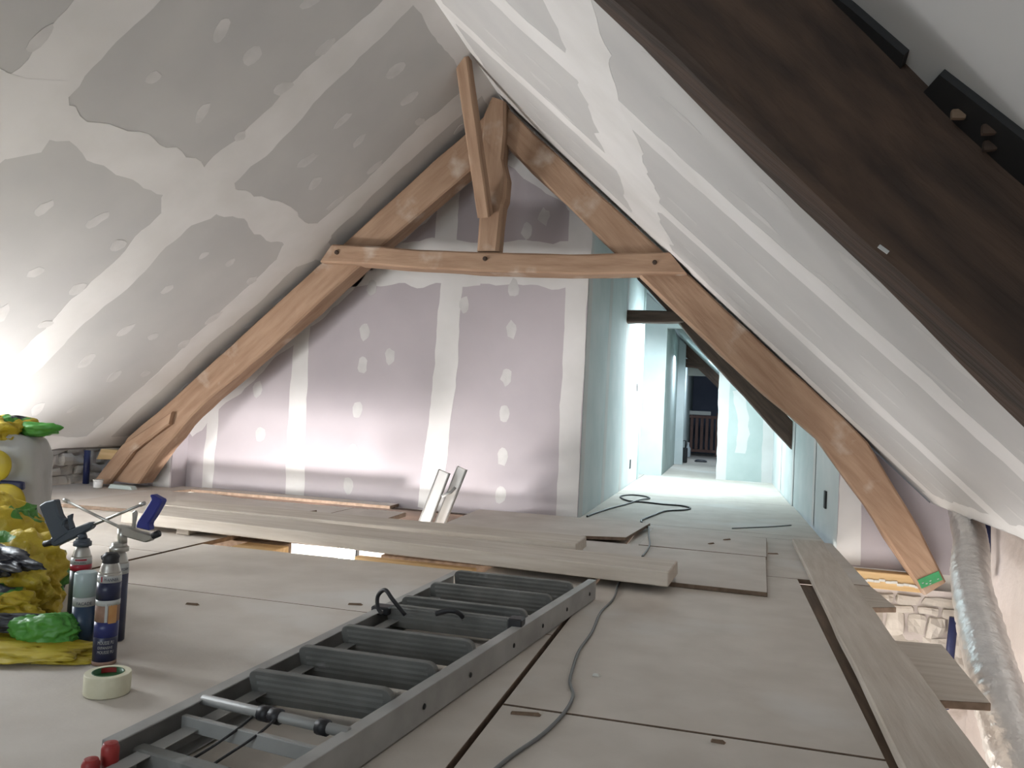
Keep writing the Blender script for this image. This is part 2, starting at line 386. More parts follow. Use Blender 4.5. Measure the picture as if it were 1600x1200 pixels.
spoly('window_frame', 'R', [(1.76, 14.46), (2.17, 14.46), (2.17, 14.5), (1.76, 14.5)], 0, .02, 'greenboard', w2)

# ------------------------------------------------------------------ partition wall behind the truss
def zL(x): return AP.z + (x-AP.x)*(FOOT['L'].z-AP.z)/(FOOT['L'].x-AP.x)
def zR(x): return AP.z + (x-AP.x)*(FOOT['R'].z-AP.z)/(FOOT['R'].x-AP.x)
def zroof(x): return zL(x) if x < AP.x else zR(x)
wb = empty('wall_back', (-2.5, 5.65, 0), kind='structure')
xzprism('wall_core', [(-4.84, -.06), (-.955, -.06), (-.955, zR(-.955)), (AP.x, AP.z), (-4.25, zL(-4.25)), (-4.84, .25)], 5.615, 5.70, 'lower', wb)
def bpoly(x0, x1, z0, z1):
    xs = [x0, x1]; top = []
    cand = sorted(set([x0, x1] + ([AP.x] if x0 < AP.x < x1 else [])), reverse=True)
    return [(x0, z0), (x1, z0)] + [(x, min(z1, zroof(x)-.004)) for x in cand]
for x0, x1 in ((-4.25, -3.182), (-3.178, -1.982), (-1.978, -.95)):
    pts = bpoly(x0, x1, -.03, 9 if x0 < -3.2 else 1.78)
    if x0 == -3.178: pts = [(-3.178, -.03), (-1.982, -.03), (-1.982, 1.78), (-2.855, 1.78), (-3.178, zL(-3.178)-.004)]
    xzprism('plasterboard', pts, 5.60, 5.613, 'gboard', wb, .0015)
xzprism('plasterboard', [(-2.85, 1.784), (-1.982, 1.784), (-1.982, zL(-1.982)-.004)], 5.60, 5.613, 'gboard', wb)
xzprism('plasterboard', bpoly(-1.978, -.95, 1.784, 9), 5.60, 5.613, 'gboard', wb)
pB = lambda x, z: Vector((x, 5.60, z)); nB = Vector((0, -1, 0))
band('joint_strip', [(-3.17, -.02), (-3.19, .7), (-3.18, 1.42)], .16, .12, pB, nB, .0016, wb, seed=120, jag=.012)
band('joint_strip', [(-2.06, -.02), (-2.0, .9), (-1.97, 1.75)], .19, .17, pB, nB, .0016, wb, seed=124, jag=.014)
band('joint_strip', [(-2.05, 1.8), (-2.03, 2.44)], .16, .16, pB, nB, .0016, wb, seed=126, jag=.014)
band('joint_strip', [(-1.03, -.02), (-1.03, 2.35)], .15, .17, pB, nB, .0016, wb, seed=128, jag=.01)
band('joint_strip', [(-2.9, 1.80), (-2.0, 1.80), (-.96, 1.81)], .30, .34, pB, nB, .0015, wb, seed=131, jag=.04)
band('joint_strip', [(-1.95, 1.72), (-1.75, 1.70)], .2, .1, pB, nB, .0018, wb, seed=132, jag=.03)
band('joint_strip', [(-4.2, zL(-4.2)-.10), (-3.4, zL(-3.4)-.10), (-2.7, zL(-2.7)-.10)], .2, .19, pB, nB, .0015, wb, seed=133, jag=.035)
band('joint_strip', [(-2.7, zL(-2.7)-.09), (-1.62, zL(-1.62)-.09)], .2, .18, pB, nB, .0015, wb, seed=136, jag=.03)
band('joint_strip', [(-1.5, zR(-1.5)-.14), (-.97, zR(-.97)-.14)], .34, .2, pB, nB, .0015, wb, seed=139, jag=.05)
band('joint_strip', [(-3.95, -.02), (-3.93, .7)], .09, .10, pB, nB, .0017, wb, seed=141, jag=.012)
for x, z in ((-1.5, 1.62), (-1.5, 1.32), (-1.52, .98), (-1.52, .71), (-1.52, .40), (-1.52, .12), (-2.62, 1.62), (-2.66, 1.28), (-2.66, 1.02), (-2.68, .68), (-2.70, .36), (-2.72, .1), (-2.44, 1.1), (-1.87, 1.5), (-3.55, .8), (-3.5, .45), (-1.62, 2.2), (-1.3, 2.15), (-1.42, 2.05), (-2.25, 2.2)):
    dab(wb, x, z, .04, .065, pB, nB)
# low pieces at the left end, at the eaves
wl = empty('wall_left_end', (-4.4, 5.42, 0), kind='structure')
xzprism('plasterboard', [(-4.80, -.02), (-4.15, -.02), (-4.15, zL(-4.15)-.01), (-4.45, zL(-4.45)-.01), (-4.80, .1)], 5.42, 5.435, 'gboard', wl)
pW = lambda x, z: Vector((x, 5.42, z))
band('joint_strip', [(-4.24, -.01), (-4.24, .56)], .15, .15, pW, nB, .0016, wl, seed=151, jag=.004)
box('plasterboard', -4.163, -4.15, 5.436, 5.60, -.02, .6, 'gboard', wl)

# ------------------------------------------------------------------ passage on the right
pw = empty('wall_passage_left', (-.98, 7.7, 0), kind='structure')
zz = zR(-.95)
for y0, y1 in ((5.602, 6.798), (6.802, 7.998), (8.002, 9.60)):
    box('plasterboard', -1.0, -.95, y0, y1, -.03, zz-.02, 'whiteboard', pw, .002)
pP = lambda y, z: Vector((-.95, y, z)); nP = Vector((1, 0, 0))
for y in (6.8, 8.0): band('joint_strip', [(y, -.02), (y, 2.3)], .17, .17, pP, nP, .0014, pw, seed=160+y, jag=.012)
band('joint_strip', [(5.70, -.02), (5.70, 2.3)], .16, .16, pP, nP, .0014, pw, seed=171, jag=.01)
for y, z, a, b in ((8.85, .22, .045, .05), (9.22, 1.08, .035, .045)):
    box('socket_box', -.952, -.944, y-a, y+a, z-b, z+b, 'slotdark', pw, .002)
box('corner_edge', -1.01, -.93, 9.60, 9.66, -.02, zz-.03, 'greenboard', pw, .003)
box('side_room_wall', -2.0, -1.95, 9.5, 10.7, -.05, 2.5, 'whiteboard', pw)
box('side_room_wall', -2.0, -1.0, 9.45, 9.5, -.05, 2.35, 'whiteboard', pw)
pe = empty('wall_passage_end', (.3, 10.65, 0), kind='structure')
xzprism('plasterboard', [(-1.95, -.03), (-.73, -.03), (-.73, zR(-.73)-.01), (-.955, zR(-.955)-.01), (AP.x, 2.89), (-1.95, 2.5)], 10.6, 10.70, 'whiteboard', pe)
xzprism('plasterboard', [(-.729, 1.93), (-.52, 1.93), (-.52, zR(-.52)-.01), (-.729, zR(-.729)-.01)], 10.6, 10.70, 'whiteboard', pe)
xzprism('plasterboard', [(-.03, -.03), (.70, -.03), (.70, zR(.70)-.01), (-.03, zR(-.03)-.01)], 10.6, 10.70, 'greenboard', pe)
pE = lambda x, z: Vector((x, 10.6, z))
band('joint_strip', [(.02, -.02), (.02, 1.4)], .12, .14, pE, nB, .002, pe, seed=181, jag=.012)
band('joint_strip', [(.58, -.02), (.58, .85)], .14, .14, pE, nB, .002, pe, seed=184, jag=.012)
band('joint_strip', [(.25, .35), (.27, .8), (.2, 1.15)], .12, .14, pE, nB, .002, pe, seed=187, jag=.03)
pk = empty('wall_passage_right', (.68, 8, 0), kind='structure')
kp = [(.73, 5.42), (.70, 6.5), (.655, 7.8), (.645, 9.2), (.645, 10.6)]
for i in range(4):
    (xa, ya), (xb, yb) = kp[i], kp[i+1]
    v = [(xa, ya+.002, -.2), (xb, yb-.002, -.2), (xb, yb-.002, zR(xb)-.01), (xa, ya+.002, zR(xa)-.01)]
    prism('plasterboard', v, (.06, 0, 0), 'whiteboard', pk)
    if i: band('joint_strip', [(ya, -.02), (ya, zR(xa)-.02)], .15, .15, lambda y, z, xa=xa: Vector((xa-.002, y, z)), Vector((-1, 0, 0)), .002, pk, seed=190+i, jag=.01)
box('socket_box', .705, .722, 5.86, 5.94, .17, .29, 'slotdark', pk, .002)
# end piece of the knee wall, facing the attic
xzprism('plasterboard', [(.73, -.13), (1.51, -.13), (1.51, .43), (1.27, .43), (1.25, zR(1.25)-.01), (.73, zR(.73)-.01)], 5.40, 5.416, 'gboard', pk)
band('joint_strip', [(.80, -.12), (.79, .75)], .14, .12, lambda x, z: Vector((x, 5.40, z)), nB, .0016, pk, seed=199, jag=.01)

# far room beyond the doorway
fr = empty('wall_far_room', (-.7, 12, 0), kind='structure')
box('plasterboard', -.80, -.735, 10.72, 13.6, -.03, 2.1, 'greenboard', fr)
xzprism('plasterboard', [(-.80, -.03), (-.60, -.03), (-.62, 2.0), (-.80, 2.15)], 13.6, 13.72, 'whiteboard', fr)
box('plasterboard', -.9, -.66, 13.74, 19.0, -.03, 2.2, 'greenboard', fr)
box('plasterboard', .70, .76, 10.72, 19.0, -.03, .82, 'greenboard', fr)
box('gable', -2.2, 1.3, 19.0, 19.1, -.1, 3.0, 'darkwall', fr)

# ------------------------------------------------------------------ floor
fl = empty('floor', (-1, 2, 0), kind='structure')
T = .022
panels = [(-2.44, -.508, -3, .35), (-2.44, -.508, .356, 2.60), (-2.44, -.508, 2.604, 3.455),
          (-.494, .378, -3, .2), (-.494, .378, .206, 1.936), (-.494, .378, 1.946, 4.05), (-.494, .70, 4.056, 5.41), (-.494, .66, 5.415, 5.60),
          (-4.05, -2.462, -3, .95), (-4.05, -2.462, .956, 3.18), (-4.05, -2.462, 3.184, 4.25),
          (-4.84, -2.462, 4.254, 5.16), (-4.84, -3.98, 5.164, 5.57), (-3.975, -2.30, 5.43, 5.595),  # last strip added to keep lamplight off the partition foot
          (-2.456, -.508, 3.80, 4.28), (-1.48, -.508, 4.284, 5.595), (-2.456, -2.20, 4.284, 5.16), (-1.0, -.508, 3.46, 3.795),
          (-.945, .66, 5.605, 7.70), (-.945, .645, 7.704, 10.6), (-1.95, -.95, 9.5, 10.6), (-.73, .70, 10.602, 13.6), (-.73, .70, 13.604, 19.0)]
for x0, x1, y0, y1 in panels:
    edged(box('floor_panel', x0, x1, y0, y1, -T, 0, 'floor', fl, .0012))
for y in (.353, 1.941, 2.602):
    box('floor_joist', -4.8, .36, y-.03, y+.03, -.20, -T-.001, 'joist', fl, .004)  # added under the cross joints to block light from below
for y in (3.40, 3.78):
    for xa, xb in ((-4.8, -2.16), (-1.62, -.5)):
        box('floor_joist', xa, xb, y-.04, y+.04, -.22, -T-.001, 'joist', fl, .004)
box('floor_joist', -3.97, -1.53, 5.46, 5.53, -.2, -T-.001, 'oakdark', fl, .004)  # added timber, its dark colour standing for shade in the wall recess
for x in (-2.45, -.5):
    box('floor_joist', x-.04, x+.04, -3, 3.35, -.22, -T-.001, 'joist', fl, .004)
box('floor_joist', -2.36, -2.12, 3.47, 3.72, -.10, -T, 'batten', fl, .003)
box('floor_joist', .345, .485, -2.9, 4.05, -.20, -T-.001, 'joist', fl, .004)
box('floor_joist', -1.52, -1.46, 4.3, 5.55, -.2, -T-.001, 'joist', fl, .004)

# ------------------------------------------------------------------ storey below and outer walls
box('wall_lower_floor', -4.95, 1.55, -3, 5.52, -2.55, -2.5, 'lower').__setitem__('kind', 'structure')
ls = empty('wall_left', (-4.85, 2, -1), kind='structure')
box('wall_core', -5.2, -4.865, -3, 5.7, -2.5, .45, 'plaster', ls)
rs = empty('wall_right', (1.5, 2, -1), kind='structure')
def rough_wall(name, u0, u1, z0, z1, place, m, parent, amp=.02, step=.07):
    nu = int((u1-u0)/step); nz = int((z1-z0)/step); v = []; f = []
    for i in range(nu+1):
        for j in range(nz+1):
            p = Vector((u0+(u1-u0)*i/nu, z0+(z1-z0)*j/nz, 0)); h = noise.noise(p*2.1)+.6*noise.noise(p*5.3)+.3*noise.noise(p*13)
            v.append(place(p.x, p.y, h*amp))
    for i in range(nu):
        for j in range(nz):
            a = i*(nz+1)+j; f.append([a, a+nz+1, a+nz+2, a+1])
    return link(name, mesh(name, v, f), m, parent, smooth=True)
rough_wall('plaster_face', -3, 5.5, -2.5, .46, lambda u, z, h: Vector((1.5-h, u, z)), 'plaster', rs)
box('wall_core', 1.53, 1.9, -3, 5.7, -2.5, .46, 'plaster', rs)
box('wall_plate', 1.24, 1.9, -3, 5.6, .40, .5, 'joist', rs)
wc = empty('wall_lower_back', (0, 5.55, -1), kind='structure')
box('wall_core', -4.9, 1.52, 5.53, 5.6, -2.5, -.03, 'lower', wc)
rough_wall('mortar_face', .45, 1.5, -1.6, -.24, lambda u, z, h: Vector((u, 5.455-h, z)), 'plaster', wc, .014, .04)
box('wall_lower_front', -4.95, 1.55, -3.1, -3.0, -2.5, -.05, 'lower')['kind'] = 'structure'
w3 = empty('fill_window_rear', (-1.5, -2.95, 1.3), kind='structure')  # added glowing window, unseen, dressing the rear fill light
box('window_pane', -2.5, -.5, -2.99, -2.97, .65, 1.95, 'skyglass', w3)
for x0, x1, z0, z1 in ((-2.56, -2.5, .59, 2.01), (-.5, -.44, .59, 2.01), (-2.5, -.5, .59, .65), (-2.5, -.5, 1.95, 2.01), (-1.53, -1.47, .65, 1.95)):
    box('window_frame', x0, x1, -3.0, -2.95, z0, z1, 'white', w3, .004)
wr = xzprism('wall_rear', [(-4.9, -.05), (1.6, -.05), (1.4, .2), (AP.x, 2.95), (-4.9, .1)], -3.1, -3.0, 'board'); wr['kind'] = 'structure'

def stone(name, c, dx, dy, dz, parent, seed, m='stone'):
    me = bpy.data.meshes.new(name); bm = bmesh.new(); bmesh.ops.create_cube(bm, size=1)
    bmesh.ops.subdivide_edges(bm, edges=bm.edges[:], cuts=2, use_grid_fill=True)
    for vv in bm.verts:
        p = vv.co.copy(); l = max(abs(p.x), abs(p.y), abs(p.z)); s = p.normalized()*.56; p = p.lerp(s, .34)
        q = Vector((p.x*dx, p.y*dy, p.z*dz)); q += noise.noise_vector(q*9+Vector((seed, 0, 0)))*min(dx, dy, dz)*.42
        vv.co = q+Vector(c)
    bm.to_mesh(me); bm.free(); return link(name, me, m, parent)
# rubble seen below the knee wall
z = -.27; k = 0
for row, h in enumerate((.07, .055, .13, .10, .14, .12)):
    x = .55 - .07*(row % 2)
    while x < 1.46:
        w = random.uniform(.10, .30) if h < .1 else random.uniform(.10, .22)
        stone('stone', (x+w/2, 5.505+random.uniform(-.012, .012), z-h/2), w-.012, .16, h-.002, wc, k); k += 1
        x += w
    z -= h
# rubble at the left eaves
z = -.02; k = 50
for h in (.09, .07, .10, .08):
    y = 4.2
    while y < 5.6:
        w = random.uniform(.10, .24)
        stone('stone', (-4.90+random.uniform(-.012, .012), y+w/2, z+h/2), .14, w-.010, h-.008, ls, k); k += 1
        y += w
    z += h

# ------------------------------------------------------------------ the truss in front of the partition
tr = empty('roof_truss', (-1.57, 5.25, 0), 'brown oak roof truss with king post and curved left foot before the plasterboard wall', 'roof truss')
LU = [(-1.62, 2.80), (-1.782, 2.652), (-2.62, 1.925), (-3.135, 1.475), (-3.56, 1.10), (-3.75, .93), (-4.142, .59), (-4.40, .37), (-4.62, .045)]
LD = [(-1.60, 2.54), (-1.743, 2.39), (-2.50, 1.74), (-3.10, 1.21), (-3.46, .90), (-3.70, .71), (-3.92, .50), (-4.07, .32), (-4.27, .04)]
beam('rafter', list(zip(LU, LD)), 5.20, 5.37, 'oak', tr, rough=.010)
beam('rafter_splice', [((-3.98, .60), (-4.0, .50)), ((-4.40, .33), (-4.30, .28)), ((-4.64, .03), (-4.50, .02))], 5.15, 5.215, 'oak', tr)
RU = [(-1.50, 2.80), (-.72, 2.09), (-.30, 1.71), (.26, 1.20), (.70, .80), (.86, .645), (1.01, .385), (1.15, .155), (1.30, -.14)]
RD = [(-1.501, 2.55), (-.722, 1.815), (-.548, 1.644), (.152, .995), (.573, .655), (.722, .44), (.86, .26), (.982, .071), (1.195, -.23)]
RD = [(-1.501, 2.55), (-.84, 1.92), (-.40, 1.51), (.152, .995), (.573, .652), (.69, .49), (.86, .26), (.982, .071), (1.195, -.23)]
beam('rafter', list(zip(RU, RD)), 5.20, 5.37, 'oak', tr, rough=.009)
beam('collar_beam', [((-2.72, 1.855), (-2.81, 1.725)), ((-2.2, 1.822), (-2.2, 1.69)), ((-1.655, 1.795), (-1.655, 1.662)), ((-.88, 1.775), (-.88, 1.642)), ((-.36, 1.79), (-.25, 1.65))], 5.12, 5.30, 'oak', tr, rough=.007)
beam('king_post', [((-1.645, 1.80), (-1.497, 1.80)), ((-1.645, 2.09), (-1.482, 2.12)), ((-1.65, 2.2), (-1.466, 2.16)), ((-1.66, 2.4), (-1.468, 2.30)), ((-1.655, 2.6), (-1.50, 2.42)), ((-1.648, 2.74), (-1.492, 2.6)), ((-1.60, 2.86), (-1.498, 2.82))], 5.13, 5.28, 'oak', tr, rough=.012, bevel=.02)
def bar(name, a, b, w, h, m, parent, rough=.004):
    a, b = Vector(a), Vector(b); X = (b-a).normalized(); Yv = Vector((1, 0, 0)); Yv = (Yv-X*Yv.dot(X)).normalized() if abs(X.x) < .9 else (Vector((0, 1, 0))-X*X.y).normalized(); Z = X.cross(Yv)
    M4 = Matrix((X, Yv, Z)).transposed().to_4x4(); M4.translation = a; L = (b-a).length; n = max(2, int(L/.1)); v = []; f = []; e = min(w, h)*.12
    for i in range(n+1):
        x = L*i/n
        for y, z in ((-w/2+e, -h/2), (w/2-e, -h/2), (w/2, -h/2+e), (w/2, h/2-e), (w/2-e, h/2), (-w/2+e, h/2), (-w/2, h/2-e), (-w/2, -h/2+e)):
            q = Vector((x, y, z)); v.append(q+noise.noise_vector(q*4+a*7)*rough)
    for i in range(n):
        for k in range(8): f.append([i*8+k, i*8+(k+1) % 8, (i+1)*8+(k+1) % 8, (i+1)*8+k])
    f.append(list(range(8))[::-1]); f.append([n*8+k for k in range(8)])
    return link(name, mesh(name, v, f), m, parent, M4)
bar('ridge_brace', (-1.585, 5.09, 2.03), (-1.63, 4.60, 2.90), .085, .10, 'oak', tr)
for x, z in ((-1.58, 1.745), (-2.68, 1.79), (-.45, 1.72), (-1.62, 2.25)):
    y = 5.118 if z < 1.8 else 5.125
    o = lathe('peg', [(.016, -.012), (.016, .006), (.010, .012)], 'oakdark', tr, seg=8, smooth=False); o.matrix_basis = Matrix.Translation((x, y, z)) @ Matrix.Rotation(math.pi/2, 4, 'X')
prism('paper_tag', [(1.148, 5.192, -.142), (1.259, 5.192, -.079), (1.283, 5.192, -.127), (1.172, 5.192, -.190)], (0, .004, 0), 'sticker', tr)['label'] = 'green paper tag with faint white print at rafter foot'
for i in range(5):
    a = Vector((1.172+i*.020, 5.190, -.148+i*.0114-random.uniform(0, .012)))
    for dz in ((0,), (-.016,), (-.004, -.020), (), (-.012,))[i]: prism('tag_print', [a+Vector((0, 0, dz)), a+Vector((.009, 0, .005+dz)), a+Vector((.011, 0, .001+dz)), a+Vector((.002, 0, -.004+dz))], (0, .002, 0), 'label', tr)

# near truss, the dark rafter at the upper right
tn = empty('roof_truss', (-1.57, 1.3, 0), 'near black-brown roof truss whose heavy rafter crosses the upper right', 'roof truss')
def slope_beam(name, s, prof, dep, m, parent, n=44, rough=.006):
    """prof(v) -> (near y, far y); grain along the slope"""
    t = (FOOT[s]-AP).normalized(); nn = snorm(s); M4 = Matrix((t, Vector((0, 1, 0)), t.cross(Vector((0, 1, 0))))).transposed().to_4x4()
    M4.translation = AP; inv = M4.inverted(); v = []; f = []; e = .012
    for i in range(n+1):
        vv = .02+3.86*i/n; y0, y1 = prof(vv)
        for y, o in ((y0, -.004), (y0, dep-e), (y0+e, dep), (y1-e, dep), (y1, dep-e), (y1, -.004)):
            p = S(s, vv, y, o); p += (noise.noise_vector(p*3.3)+.5*noise.noise_vector(p*11))*rough; v.append(inv @ p)
    for i in range(n):
        for k in range(6): f.append([i*6+k, i*6+(k+1) % 6, (i+1)*6+(k+1) % 6, (i+1)*6+k])
    f.append(list(range(6))[::-1]); f.append([n*6+k for k in range(6)])
    return link(name, mesh(name, v, f), m, parent, M4)
def near_prof(v):
    a = 1.165+.16*max(-.4, min(.5, v-2.09))+.02*math.sin(v*5); b = 1.25+.25*max(-.2, min(1.3, v-2.02)); return a, max(b, a+.085)
slope_beam('rafter', 'R', near_prof, .205, 'oakdark', tn)
slope_beam('rafter', 'L', lambda v: (1.15, 1.32), .205, 'oakdark', tn)
beam('collar_beam', [((-2.72, 1.87), (-2.81, 1.74)), ((-.36, 1.82), (-.25, 1.68))], 1.17, 1.32, 'oakdark', tn)
# near-black slabs painting in the shaded gap around the rafter, with mortar lumps
for v0, v1, y0, y1 in ((2.25, 2.45, 1.175, 1.27), (2.505, 3.10, 1.16, 1.28)):
    spoly('notch_shade', 'R', [(v0, y0), ((v0+v1)/2, y0-.006), (v1, y0+.004), (v1+.01, y1), (v0-.01, y1)], 0, .010, 'slotdark', cr)
for i, (v, y) in enumerate(((2.30, 1.215), (2.56, 1.205), (2.62, 1.22), (2.60, 1.19), (2.36, 1.21), (2.9, 1.225), (2.70, 1.215), (2.78, 1.225))):
    p = S('R', v, y, .012); stone('mortar_lump', p, .018, .012, .014, tn, i*3.1, 'joist' if i in (1, 5) else 'oakdark')
for v, y, o in ((2.22, 1.185, .20), (2.61, 1.235, .205)):
    p = S('R', v, y, o); bar('splinter', p, p+Vector((.013, .0, -.010)), .005, .004, 'label', tn, .001)

# truss in the passage
tp = empty('roof_truss', (-1.5, 8.05, 0), 'dark roof truss inside the passage with collar above the bright doorway', 'roof truss')
PL = [(-.874, 2.129), (-.577, 1.818), (-.422, 1.66), (-.215, 1.409), (.198, .989), (.479, .678), (.72, .435)]
PU = [(-.80, 2.19), (-.45, 1.85), (-.25, 1.66), (0, 1.41), (.36, 1.06), (.553, .876), (.72, .703)]
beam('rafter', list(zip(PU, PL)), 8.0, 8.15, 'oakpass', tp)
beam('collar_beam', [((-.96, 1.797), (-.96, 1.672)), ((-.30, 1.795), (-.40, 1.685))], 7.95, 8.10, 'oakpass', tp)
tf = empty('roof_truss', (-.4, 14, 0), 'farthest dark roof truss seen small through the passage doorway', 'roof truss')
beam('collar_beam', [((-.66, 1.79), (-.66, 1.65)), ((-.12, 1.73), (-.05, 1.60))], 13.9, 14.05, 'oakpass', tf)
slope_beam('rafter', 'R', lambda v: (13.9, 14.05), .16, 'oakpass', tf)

# ------------------------------------------------------------------ boards lying about
def plank(name, xa, ya, xb, yb, w, z0, th, label, cat, group=None, m='plank', bevel=.004):
    """board from a to b along its front edge, w deep to the back"""
    a, b = Vector((xa, ya, z0)), Vector((xb, yb, z0)); X = (b-a).normalized(); Yv = Vector((-X.y, X.x, 0)); L = (b-a).length
    M4 = Matrix((X, Yv, Vector((0, 0, 1)))).transposed().to_4x4(); M4.translation = a
    n = max(2, int(L/.15)); v = []; f = []
    for i in range(n+1):
        x = L*i/n
        for y, z in ((0, 0), (w, 0), (w, th), (0, th)):
            j = noise.noise(Vector((x*2.3, y*5+z*9, xa*7)))*.006
            v.append((x+(noise.noise(Vector((y*30, z*60, xa)))*.012 if i in (0, n) else 0), y+j, z))
    for i in range(n):
        for k in range(4): f.append([i*4+k, i*4+(k+1) % 4, (i+1)*4+(k+1) % 4, (i+1)*4+k])
    f.append([3, 2, 1, 0]); f.append([n*4+k for k in range(4)])
    me = mesh(name, v, f)
    bm = bmesh.new(); bm.from_mesh(me); bmesh.ops.bevel(bm, geom=[e for e in bm.edges if e.calc_face_angle(0) > .8], offset=bevel, segments=1, affect='EDGES'); bm.to_mesh(me); bm.free()
    return tag(link(name, me, m, None, M4), label, cat, group)
def sheet(name, pts, z0, th, label, cat, m='sheet'):
    return tag(edged(prism(name, [(x, y, z0) for x, y in pts], (0, 0, th), m, None, .002)), label, cat)
sheet('chipboard_sheet', [(-1.05, 3.60), (.215, 3.555), (.258, 4.50), (-1.05, 4.53)], .001, .019, 'large chipboard sheet under the plank ends, its corner pointing at the passage', 'board')
sheet('chipboard_sheet', [(-.42, 4.54), (.262, 4.51), (.30, 5.26), (-.40, 5.30)], .001, .019, 'square chipboard sheet between the big sheet and the passage opening', 'board')
sheet('chipboard_sheet', [(-1.57, 4.40), (-.76, 4.535), (-.50, 4.63), (-.425, 5.35), (-1.60, 5.34)], .021, .019, 'chipboard sheet against the partition wall, beside the stepladder tops', 'board')
sheet('chipboard_sheet', [(-3.95, 4.08), (-2.62, 4.20), (-2.52, 4.75), (-3.6, 5.12), (-3.98, 5.0)], .001, .022, 'pale chipboard sheet behind the plank stack at its left end', 'board')
sheet('chipboard_offcut', [(-2.17, 4.30), (-1.95, 4.30), (-1.98, 4.95), (-2.25, 4.95)], .001, .03, 'narrow chipboard offcut at the edge of the open hatch', 'board')
sheet('chipboard_offcut', [(-1.92, 4.29), (-1.52, 4.29), (-1.50, 4.62), (-1.92, 4.62)], .001, .02, 'small board just in front of the stepladder standing in the hatch', 'board')
plank('batten', -1.66, 3.52, -1.06, 3.50, .05, -.030, .03, 'thin yellow pine batten under the front plank, along the lit gap', 'batten', m='batten')
plank('long_plank', -3.05, 3.60, -.185, 3.375, .30, .036, .062, 'long thick plank at the front of the stack, its end beside the cable', 'plank')
plank('long_plank', -3.10, 3.915, -.655, 3.87, .27, .045, .055, 'second long plank of the stack, behind the front one and ending shorter', 'plank')
plank('bearer', -2.72, 3.62, -2.64, 3.62, .56, .001, .034, 'short squared bearer under the left end of the plank stack', 'batten')
plank('bearer', -.74, 3.62, -.66, 3.62, .50, .0205, .0145, 'short squared bearer under the right end of the plank stack', 'batten')
plank('long_board', .558, 1.0, .628, 5.26, .178, .001, .028, 'long narrow board laid along the right floor edge', 'board')
sheet('short_board', [(.49, 2.40), (.735, 2.46), (.762, 3.07), (.49, 3.03)], -.022, .022, 'short board jutting over the right gap towards the foil duct', 'board', 'plank')
sheet('short_board', [(.49, 3.50), (.725, 3.62), (.70, 4.04), (.49, 4.04)], -.022, .022, 'short board jutting out at the edge below the green tag', 'board', 'plank')
box('ledger_batten', .72, 1.22, 5.30, 5.395, -.235, -.135, 'batten', None, .004)
lb = bpy.data.objects['ledger_batten']; tag(lb, 'yellow timber ledger with a bead of foam below the knee wall end', 'batten')
for i in range(13):
    x = .78+i*.033; stone('foam_bead', (x, 5.296+random.uniform(-.004, .004), -.19+random.uniform(-.012, .012)), .036, .014, .016, lb, i*1.9, 'skirt')

# ------------------------------------------------------------------ the stepladder lying on the floor
ld = empty('stepladder', (-.8, 2.2, 0), 'folded aluminium stepladder with grey treads lying flat on the floor', 'ladder')
def rail(name, a, b, side, z0, z1, fl_w, th, m, parent):
    """channel: web plus two flanges turned inwards"""
    a, b = Vector(a), Vector(b); X = (b-a).normalized(); Yv = Vector((-X.y, X.x, 0))*side; L = (b-a).length
    M4 = Matrix((X, Yv, Vector((0, 0, 1)))).transposed().to_4x4(); M4.translation = a
    prof = [(0, z0), (fl_w, z0), (fl_w, z0+th), (th, z0+th), (th, z1-th), (fl_w, z1-th), (fl_w, z1), (0, z1)]
    v, f = prism_data([(0, y, z) for y, z in prof], (L, 0, 0)); me = mesh(name, v, f); bev(me, .0012)
    return link(name, me, m, parent, M4)
rail('rail', (-1.085, 1.27, 0), (-1.010, 3.06, 0), -1, .004, .078, .032, .004, 'alu', ld)
rail('rail', (-.705, 1.16, 0), (-.452, 3.17, 0), 1, .004, .078, .032, .004, 'alu', ld)
rail('rear_rail', (-1.052, 1.10, 0), (-.975, 2.93, 0), -1, .004, .046, .036, .003, 'alu', ld)
rail('rear_rail', (-.752, 1.30, 0), (-.508, 3.00, 0), 1, .004, .040, .022, .003, 'alu', ld)
def lx(y): return -1.088+.032+(y-1.2)/1.86*.078
def rx(y): return -.705-.034+(y-1.16)/2.01*.253
def tread(y, z0=.014, z1=.100, dy=-.035, name='tread', th=.022):
    xa, xb = lx(y)+.004, rx(y)-.004; v = []; f = []
    n = 9; r = .022
    out = [(xa, z0), (xb, z0), (xb, z1-r)] + [(xb-r+r*math.cos(a), z1-r+r*math.sin(a)) for a in (.4, .8, 1.2)] + [(xb-r, z1), (xa+r, z1)] + [(xa+r-r*math.sin(a), z1-r+r*math.cos(a)) for a in (.4, .8, 1.2)] + [(xa, z1-r)]
    pts = [Vector((x, y-dy*(zz-z0)/(z1-z0)*-1, zz)) for x, zz in out]
    o = prism(name, pts, (0, th, 0), 'tread', ld, .002)
    for q in range(4):
        zz = z0+.02+q*.016; yy = y+dy*(zz-z0)/(z1-z0)
        box('tread_rib', xa+.02, xb-.02, yy-.003, yy+.001, zz, zz+.006, 'tread', o)
    return o
for y in (1.69, 1.90, 2.12, 2.52, 2.76, 3.00): tread(y)
tread(2.40, .02, .085, -.012, 'rear_tread', .05)
for y, z, r in ((1.50, .074, .011),):
    o = tube('brace_tube', [(lx(y)-.005, y+.02, z), (rx(y)+.01, y-.025, z)], r, 'alu', ld, 10)
    for s in (.45, .53, .86):
        p = Vector((lx(y), y+.02, z)).lerp(Vector((rx(y), y-.025, z)), s); q = (Vector((rx(y)-lx(y), -.045, 0))).normalized()*.012
        tube('clip', [p-q, p+q], .016, 'black', o, 10)
bar('brace_bar', (lx(1.44), 1.455, .05), (rx(1.44), 1.41, .05), .014, .03, 'alu', ld, .0005)
